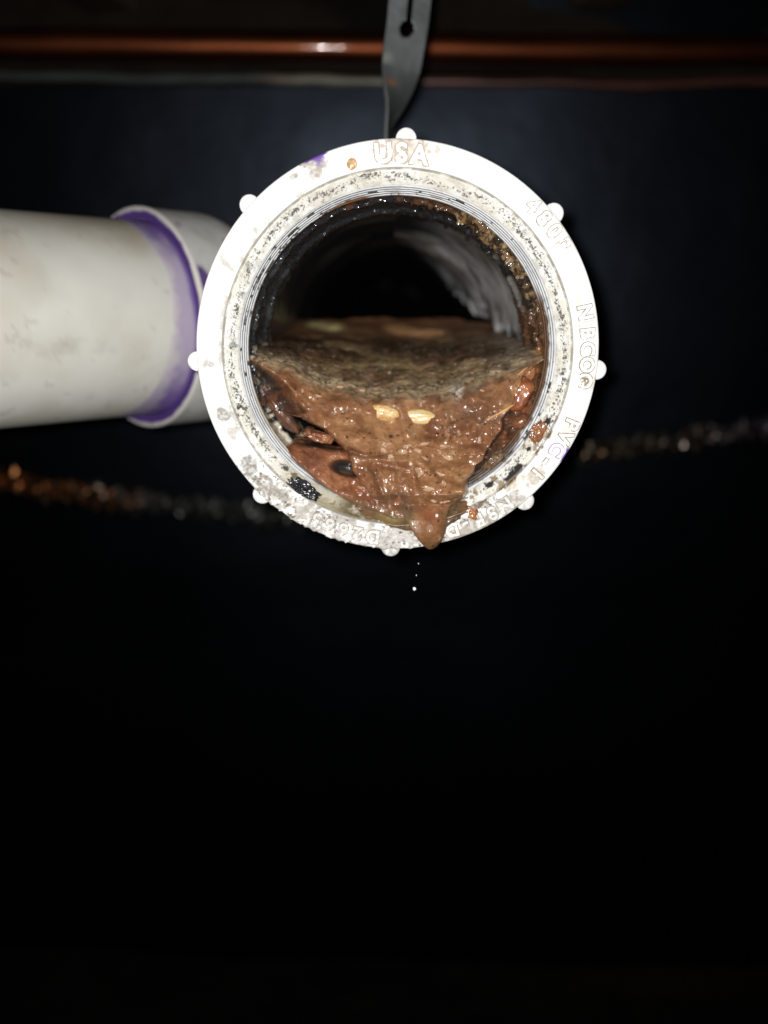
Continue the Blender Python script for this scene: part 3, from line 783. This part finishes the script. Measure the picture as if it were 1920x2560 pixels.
c = mix(c, (.33, .165, .068), sm(0, 1, lump(1110, 1190, 70, 40, 1.2, 20)) * sm(-.5, .3, n2) * .8)
c = mix(c, (.14, .065, .035), np.clip(lump(1180, 1035, 60, 40, 1.0) + lump(1190, 955, 34, 30, 1) + lump(990, 1252, 44, 26, 1.3) + lump(1240, 1075, 20, 40, .9), 0, 1) * sm(-.6, .2, n2 + .2))
c = mix(c, (.10, .068, .034), sm(1240, 1290, Vv + 20 * n1) * sm(.15, .5, np.abs(U - 1072) / 110) * .8)
c = mix(c, (.165, .082, .034), sm(1300, 1360, Vv) * .7)
c = mix(c, (.38, .23, .14), sm(.85, 1.0, n3 * .8 + .45 * n2) * facew * .6)                         # pale grit
c = mix(c, (.42, .26, .15), sm(.5, .75, n2 + .7 * lump(1060, 1130, 150, 40, .6) - .15) * facew * .5)
c = mix(c, (.03, .015, .01), sm(.93, 1.02, fbm(q, .8, 2, 175)) * facew)                                # dark specks
c = mix(c, (.035, .02, .012), np.clip(lump(977, 1091, 5, 4, 1.6), 0, 1))
# top skin: grey-olive, streaked, with a pale margin along the crease
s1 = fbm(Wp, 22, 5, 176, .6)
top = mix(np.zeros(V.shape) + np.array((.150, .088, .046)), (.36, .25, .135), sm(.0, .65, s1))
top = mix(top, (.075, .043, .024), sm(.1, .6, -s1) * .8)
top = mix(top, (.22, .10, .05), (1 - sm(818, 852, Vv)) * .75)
top = mix(top, (.055, .034, .022), np.exp(-((Vv - 872 - 10 * fbm(np.stack([U * .01, 0 * U, 0 * U], -1), .9, 2, 267)) / 20) ** 2) * sm(-.5, .2, fbm(Wp, 16, 3, 268) + sm(900, 1150, U) * .4) * .75)  # rear of the top skin darkened in colour, standing for shade
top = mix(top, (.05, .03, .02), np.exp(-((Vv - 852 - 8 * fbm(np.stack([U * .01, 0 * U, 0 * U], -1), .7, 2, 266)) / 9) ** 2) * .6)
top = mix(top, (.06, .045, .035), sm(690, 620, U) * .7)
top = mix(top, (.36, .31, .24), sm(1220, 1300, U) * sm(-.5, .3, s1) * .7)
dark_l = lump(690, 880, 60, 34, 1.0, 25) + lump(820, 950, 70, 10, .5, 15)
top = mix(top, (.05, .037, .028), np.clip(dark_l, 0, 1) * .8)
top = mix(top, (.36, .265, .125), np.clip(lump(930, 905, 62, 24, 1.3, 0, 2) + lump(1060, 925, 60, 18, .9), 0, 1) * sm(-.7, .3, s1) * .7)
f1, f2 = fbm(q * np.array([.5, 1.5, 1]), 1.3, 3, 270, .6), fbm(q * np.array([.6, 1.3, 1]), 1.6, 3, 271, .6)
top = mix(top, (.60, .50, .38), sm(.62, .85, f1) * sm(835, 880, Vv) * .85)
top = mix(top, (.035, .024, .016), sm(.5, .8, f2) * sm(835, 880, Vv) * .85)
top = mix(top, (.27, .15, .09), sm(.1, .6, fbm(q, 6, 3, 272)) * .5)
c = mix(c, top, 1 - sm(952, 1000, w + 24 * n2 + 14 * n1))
mar = np.exp(-((w - 966 - 10 * n1) / 19) ** 2) * sm(-.45, .25, n2 + .25)
c = mix(c, (.44, .335, .205), mar * .8)
c = mix(c, (.60, .50, .36), mar * sm(.3, .6, n3 + .3 * n2) * .8)
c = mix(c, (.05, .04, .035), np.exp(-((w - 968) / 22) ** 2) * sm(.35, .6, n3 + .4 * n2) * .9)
c = mix(c, (.62, .58, .5), np.clip(lump(1142, 978, 14, 20, 1.2), 0, 1) * sm(-.3, .2, n3) * .8)
c = mix(c, (.75, .66, .30), np.clip(lump(812, 815, 44, 9, 1.4, 8, 2), 0, 1))                          # pale blob at the far end
c = mix(c, (.72, .40, .19), np.clip(lump(1010, 826, 46, 12, 1.4, 10, 2) + lump(1075, 834, 36, 10, 1.2, 0, 2), 0, 1) * .9)
c = mix(c, (.34, .28, .2), np.clip(lump(1270, 880, 60, 40, .9), 0, 1) * sm(-.4, .3, n1) * .6)
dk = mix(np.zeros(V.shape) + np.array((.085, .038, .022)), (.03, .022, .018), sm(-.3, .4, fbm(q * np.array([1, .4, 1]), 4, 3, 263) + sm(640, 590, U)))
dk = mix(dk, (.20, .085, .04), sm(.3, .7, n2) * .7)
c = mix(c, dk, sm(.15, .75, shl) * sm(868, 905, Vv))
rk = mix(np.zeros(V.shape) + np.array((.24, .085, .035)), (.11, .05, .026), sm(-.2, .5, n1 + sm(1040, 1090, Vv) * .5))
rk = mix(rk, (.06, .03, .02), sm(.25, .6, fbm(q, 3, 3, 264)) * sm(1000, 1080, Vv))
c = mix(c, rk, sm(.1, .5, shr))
c = mix(c, (.035, .018, .012), np.exp(-((gr - 8) / 7) ** 2) * sm(990, 1030, Vv) * (1 - sm(1170, 1190, Vv)) * .85)  # shadow in the right-hand crevice painted as dark colour
c = mix(c, (.06, .026, .015), cgro * facew * .6)  # creases darkened in colour to deepen their shade
allV = np.concatenate([Vc.reshape(-1, 3)] + sk + [back])
cs = [c.reshape(-1, 3)]
for kdep in range(3):
    for side in (0, -1): cs.append(c[:, side] * (.7 if side == 0 else .8))
cs.append(c[0])
allC = np.concatenate(cs)
faces = grid_faces(rows, cols).tolist()
N0 = rows * cols
for side in (0, 1):
    prev = np.arange(rows) * cols + (0 if side == 0 else cols - 1)
    for k in range(3):
        cur = N0 + (k * 2 + side) * rows + np.arange(rows)
        for i in range(rows - 1):
            f = [int(prev[i]), int(prev[i + 1]), int(cur[i + 1]), int(cur[i])]
            faces.append(f if side == 0 else f[::-1])
        prev = cur
NB = N0 + 6 * rows
faces += [[i + 1, i, NB + i, NB + i + 1] for i in range(cols - 1)]
wt = np.clip(sm(945, 1000, w + 10 * n1) * .9 + .1, 0, 1) * (.55 + .45 * sm(-.35, .1, n1 + .4 * n2))
wt = np.clip(wt + .5 * shl + .4 * shr, 0, 1)
allW = np.concatenate([wt.ravel()] + [wt[:, sd] for kd in range(3) for sd in (0, -1)] + [wt[0]])
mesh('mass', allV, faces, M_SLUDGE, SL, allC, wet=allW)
MAIN_U, MAIN_V, MAIN_Y = U, Vv, Yd
def surfY(u, v):
    i = int(np.argmin(np.abs(v1 - v))); j = int(np.argmin(np.abs(U[i] - u)))
    return float(Yd[i, j])

# lower left lobe, lying on the threads
uu = np.linspace(716, 1010, 190); K = np.linspace(0, 1, 110)
vT = np.interp(uu, [716, 722, 735, 760, 790, 821, 880, 1010], [1117, 1108, 1099, 1098, 1106, 1118, 1124, 1130]) + 3 * fbm(np.stack([uu * .1, 0 * uu, 0 * uu], -1), 3, 3, 180)
vB = np.interp(uu, [716, 722, 727, 794, 879, 946, 1010], [1118, 1132, 1144, 1205, 1262, 1287, 1308]) + 2 * fbm(np.stack([uu * .1, 0 * uu, 0 * uu], -1), 3, 3, 181)
U2 = uu[None, :] + 0 * K[:, None]; V2 = vT[None] + (vB - vT)[None] * K[:, None]
Y2 = 13 - 10.5 * K[:, None] - 2.5 * sm(880, 1000, U2)
q2 = np.stack([U2 * .13, V2 * .13, 0 * U2], -1)
Y2 = Y2 - 1.6 * fbm(q2, 8, 3, 182) - .7 * fbm(q2, 2.6, 4, 183)
def lump2(u0, v0, ru, rv, h, rot=0, p=1.0):
    c_, s_ = math.cos(math.radians(rot)), math.sin(math.radians(rot))
    a = ((U2 - u0) * c_ + (V2 - v0) * s_) / ru; b = (-(U2 - u0) * s_ + (V2 - v0) * c_) / rv
    return h * np.exp(-(a * a + b * b) ** p)
Y2 = Y2 + lump2(868, 1172, 36, 15, 9, 14, 2) - lump2(850, 1140, 60, 14, 2.0, 14) - lump2(790, 1150, 40, 22, 1.5, 30) + lump2(775, 1108, 50, 7, 3, 5)
e2 = np.minimum(np.minimum(V2 - vT[None], vB[None] - V2), (U2 - 716) * .9)
t2 = np.clip(1 - e2 / 12, 0, 1)
Y2 = Y2 + 5 * (1 - np.sqrt(np.clip(1 - t2 ** 2, 0, 1)))
P2 = at(U2, V2, Y2)
c2 = np.zeros(P2.shape) + np.array((.22, .080, .036))
m1, m2 = fbm(q2, 6, 4, 184), fbm(q2, 1.6, 4, 185, .6)
c2 = mix(c2, (.29, .125, .06), sm(0, .6, m1)); c2 = mix(c2, (.15, .055, .028), sm(.1, .6, -m1) * .8)
c2 = mix(c2, (.025, .022, .02), np.clip(lump2(868, 1172, 40, 17, 1.2, 14, 2), 0, 1))  # shade inside the hollow painted as near-black colour
c2 = mix(c2, (.05, .03, .02), np.clip(lump2(785, 1112, 60, 9, 1.0, 6), 0, 1))
c2 = mix(c2, (.14, .10, .05), sm(.65, 1, K[:, None] + .15 * m1) * sm(830, 920, U2) * .8)
c2 = mix(c2, (.4, .26, .17), sm(.75, .95, m2) * .6)
n_r, n_c = U2.shape
B2 = P2.copy(); B2[..., 1] += 7
Vall = np.concatenate([P2.reshape(-1, 3), B2.reshape(-1, 3)])
f2 = grid_faces(n_r, n_c); f3 = grid_faces(n_r, n_c)[:, ::-1] + n_r * n_c
fa = f2.tolist() + f3.tolist()
def rim_faces(nr, nc):
    idx = [j for j in range(nc)] + [i * nc + nc - 1 for i in range(1, nr)] + [(nr - 1) * nc + j for j in range(nc - 2, -1, -1)] + [i * nc for i in range(nr - 2, 0, -1)]
    o = nr * nc
    return [[idx[(k + 1) % len(idx)], idx[k], idx[k] + o, idx[(k + 1) % len(idx)] + o] for k in range(len(idx))]
fa += rim_faces(n_r, n_c)
mesh('lobe', Vall, fa, M_SLUDGE, SL, np.concatenate([c2.reshape(-1, 3)] * 2), )['label'] = 'dark reddish brown lobe at lower left with a hollow shaded black in its colour'

# lumps and slices wedged beside the mass
def chunk(u0, v0, Y0, ru, rv, dep, rot, col, col2, s, name='chunk', label=None, sub=5, amp=.25, box=0.0, mat=None, parent=SL, fq=3.0):
    P, Fs = ICO[sub]
    Q = P.copy()
    if box: Q = np.sign(Q) * np.abs(Q) ** (1 - box); 
    n = fbm(Q * fq + s, 2.2, 4, s, .55)
    Q = Q * (1 + amp * n)[:, None]
    ctr = at(u0, v0, Y0); sc = (Y0 + 288) / FPX
    c_, s_ = math.cos(math.radians(rot)), math.sin(math.radians(rot))
    X = Q[:, 0] * ru * sc; Z = Q[:, 2] * rv * sc
    V = ctr + np.stack([X * c_ + Z * s_, Q[:, 1] * dep, -X * s_ + Z * c_], -1)
    m = fbm(V, 2.5, 4, s + 1, .6)
    cc = mix(colr(col, len(V)), col2, sm(-.2, .5, m))
    o = mesh(name, V, Fs, mat or M_SLUDGE, parent, cc)
    if label: o['label'] = label
    return o
chunk(803, 1091, 14, 36, 14, 4, 14, (.30, .13, .06), (.18, .06, .03), 201, label='short tube-shaped lump at the left of the mass', box=.2)
chunk(772, 1080, 17, 16, 13, 4, -10, (.20, .09, .05), (.12, .045, .02), 202, sub=4)
chunk(664, 984, 33, 17, 76, 5, -27, (.085, .038, .024), (.045, .026, .018), 203, label='dark brown fold against the left wall', amp=.16, sub=5)
chunk(704, 1030, 27, 19, 64, 4, -38, (.13, .052, .028), (.06, .03, .02), 204, amp=.16)
chunk(1296, 985, 21, 26, 44, 6, 28, (.33, .12, .045), (.24, .07, .03), 205, label='smooth reddish slice standing at the right of the mass', box=.3, amp=.14)
chunk(1316, 932, 29, 24, 34, 6, 20, (.34, .14, .06), (.28, .10, .04), 206, sub=4, amp=.15)
chunk(1300, 1052, 21, 26, 20, 5, -30, (.22, .085, .04), (.14, .055, .028), 207, amp=.2)
chunk(1232, 1150, 14, 34, 16, 4, -42, (.14, .08, .045), (.2, .13, .08), 209, amp=.3)
# pale torn edges on the slices
for (a0, b0, Y0, ln, rot) in ((1296, 936, 17.5, 27, -40), (1252, 1030, 9.5, 38, -30)):
    chunk(a0, b0, Y0, ln, 4, 1.0, rot, (.55, .30, .12), (.45, .2, .07), 220 + a0 % 7, 'torn_edge', sub=4, amp=.3)

# thin runny liquid spread over the chamfer below the mass
vv = np.linspace(1252, 1327, 60); T = np.linspace(0, 1, 170)
lf = np.interp(vv, [1252, 1265, 1280, 1300, 1318, 1327], [905, 900, 908, 935, 990, 1032]) + 24 * fbm(np.stack([vv * .1, 0 * vv, 0 * vv], -1), 2, 3, 190)
rf = np.interp(vv, [1252, 1265, 1280, 1300, 1318, 1327], [1176, 1176, 1164, 1150, 1130, 1104]) + 12 * fbm(np.stack([vv * .1, 0 * vv, 0 * vv], -1), 1.5, 3, 196)
U3 = lf[:, None] + (rf - lf)[:, None] * T[None]; V3 = vv[:, None] + 0 * U3
X3 = at(U3, V3, np.zeros(U3.shape))
R3 = np.hypot(X3[..., 0], X3[..., 2])
Y3 = np.interp(R3, [50, 53.6, 57.6, 58.6, 70], [5, 4.2, .6, -.35, -.35])
e3 = np.minimum(np.minimum((U3 - lf[:, None]), (rf[:, None] - U3)) * .5, (1327 - V3))
Y3 = Y3 - .28 + .5 * (1 - np.sqrt(np.clip(1 - np.clip(1 - e3 / 9, 0, 1) ** 2, 0, 1))) - .12 * fbm(X3, 2, 3, 191)
P3 = at(U3, V3, Y3)
z1 = fbm(P3, 5, 3, 192)
c3 = mix(np.zeros(P3.shape) + np.array((.085, .055, .028)), (.14, .07, .034), sm(-.1, .5, z1))
c3 = mix(c3, (.27, .235, .09), np.exp(-(((U3 - 975) / 34) ** 2 + ((V3 - 1292) / 16) ** 2)) * .9)
c3 = mix(c3, (.20, .10, .04), sm(.0, .5, fbm(P3, 2, 3, 193)) * .5)
B3 = P3.copy(); B3[..., 1] += 1.2
fa = grid_faces(*U3.shape).tolist() + (grid_faces(*U3.shape)[:, ::-1] + U3.size).tolist() + rim_faces(*U3.shape)
mesh('runoff', np.concatenate([P3.reshape(-1, 3), B3.reshape(-1, 3)]), fa, M_LIQ, SL, np.concatenate([c3.reshape(-1, 3)] * 2))['label'] = 'thin olive brown liquid pooled along the bottom lip'

# ------------------------------------------------------------------ bits lying in and on the sludge
def bit(name, u0, v0, dY, ru, rv, dep, rot, col, col2, s, label, cat, group=None, mat=M_DRY, sub=3, amp=.3, box=.25, Y=None, fq=3.0):
    y0 = surfY(u0, v0) if Y is None else Y
    o = chunk(u0, v0, y0 + dY, ru, rv, dep, rot, col, col2, s, name, None, sub, amp, box, mat, None, fq)
    return tag(o, label, cat, group)
K1, K2 = (.66, .48, .24), (.52, .30, .11)
bit('kernel', 960, 1031, -.7, 40, 19, 1.7, 12, K1, K2, 301, 'cream kernel in the brown sludge, left of two', 'kernel', 'cream kernels in the sludge', M_KERN, 5, .14, 0, fq=2.2)
bit('kernel', 1048, 1042, -.7, 43, 18, 1.7, 6, K1, (.66, .45, .2), 302, 'longer cream kernel in the brown sludge, right of two', 'kernel', 'cream kernels in the sludge', M_KERN, 5, .14, 0, fq=2.2)
FL1, FL2 = (.40, .24, .14), (.29, .155, .08)
flk = [(1007, 1129, 13, 9, 0, 'round pale flake in the middle of the brown face'), (978, 1143, 9, 9, 40, 'square pale flake just below left of the round flake'), (1045, 1127, 12, 7, 20, 'pale flake just right of the round flake'),
       (1063, 1148, 13, 8, 30, 'tilted pale flake below right of the round flake'), (1120, 1147, 17, 12, 10, 'widest thin pale flake, right of the middle of the face'),
       (958, 1126, 11, 9, 30, 'pale flake at the left end of the row with the round flake'), (972, 1110, 8, 6, 0, 'small flake above left of the round flake'), (1020, 1115, 16, 5, -8, 'narrow pale sliver just above the round flake'),
       (1060, 1110, 16, 5, -14, 'narrow pale sliver above right of the round flake, in mid face'), (1110, 1116, 18, 6, 5, 'longest pale sliver above the widest thin flake'), (1028, 1162, 6, 5, 0, 'tiny flake beside the round cream grain'),
       (1128, 1118, 10, 5, 0, 'short sliver touching the right end of the longest sliver'),
       (1108, 1210, 8, 10, 40, 'small tilted flake in the centre of the lower lump'), (1105, 1188, 20, 6, 32, 'sloping pale sliver along the top of the lower lump'), (1052, 1185, 12, 22, -20, 'upright tan flake on the lower lump of the face'),
       (1075, 1222, 24, 8, 12, 'broad flat flake low on the lower lump'), (1085, 1252, 10, 6, 20, 'small flake at the lower left foot of the lower lump'), (1118, 1253, 22, 4, -14, 'long thin pale sliver along the foot of the lower lump'),
       (850, 968, 10, 7, 10, 'pale square flake on the crease at upper left of the face'), (1182, 935, 7, 5, 0, 'small flake on the grey crust at upper right'), (1205, 977, 7, 4, 20, 'tiny flake below the grey crust, right of the second kernel'),
       (905, 978, 9, 6, 10, 'small flake on the crease above the left kernel'), (756, 977, 4, 7, 20, 'tiny upright flake at the left end of the crease'), (795, 990, 9, 5, 10, 'small flat flake below the crease at far left'),
       (1150, 1145, 6, 3, 30, 'tiny flake just right of the widest thin flake'), (1178, 1142, 5, 4, 0, 'tiny flake beside the right edge of the brown mass')]
for k, (u0, v0, a0, b0, rt, lab) in enumerate(flk):
    bit('flake', u0, v0, -.05, a0 * .88, b0 * .85, .3, rt, FL1, FL2, 320 + k, lab or 'small pale flake stuck to the wet brown sludge', 'flake', 'pale flakes on the sludge', M_DRY, 3, .5, .12, fq=5.0)
bit('grain', 1092, 1289, -.3, 4.5, 5, .6, 0, (.75, .72, .66), (.7, .66, .6), 350, 'tiny white grain on the sludge above the drip', 'grain', None, M_DRY, 2, .1, 0)
bit('grain', 1027, 1160, -.3, 4.5, 4.5, .6, 0, (.78, .62, .48), (.7, .5, .36), 351, 'tiny round cream grain below the pale flakes', 'grain', None, M_DRY, 2, .1, 0)

bit('bead', 880, 410, 0, 12, 13, .45, 0, (.44, .25, .10), (.55, .36, .19), 360, 'orange brown bead of liquid on the rim left of the word USA', 'droplet', None, M_LIQ, 4, .12, 0, Y=.05)
bit('spatter', 1346, 1080, 0, 17, 27, .8, 30, (.25, .09, .028), (.16, .055, .02), 361, 'glossy brown sludge spatter on the right inner chamfer', 'spatter', None, M_SLUDGE, 5, .45, 0, Y=2.4, fq=4.0)
bit('spatter', 1183, 1283, 0, 13, 17, .5, -20, (.34, .12, .025), (.22, .07, .018), 362, 'rust brown spatter on the rim right of the drip', 'spatter', None, M_SLUDGE, 5, .5, 0, Y=.05, fq=4.5)
bit('black_lump', 757, 1222, 0, 40, 20, 1.7, 33, (.014, .014, .017), (.028, .028, .032), 363, 'shiny black lump stuck on the lower left chamfer', 'lump', None, M_SLIME, 5, .4, 0, Y=1.8, fq=5.0)
for k, (u0, v0, a0, b0, lab) in enumerate(((1036, 1472, 4.4, 4.8, 'largest white droplet falling below the drip'), (1041, 1438, 1.2, 2.2, 'small white droplet falling midway below the drip'), (1046, 1409, 1.1, 1.6, 'smallest white droplet just below the drip'))):
    bit('droplet', u0, v0, 0, a0, b0, (a0 + b0) / 2 * .13, 0, (.85, .85, .85), (.7, .7, .7), 370 + k, lab, 'droplet', 'droplets falling from the drip', M_DRY, 3, .2, 0, Y=-4.)
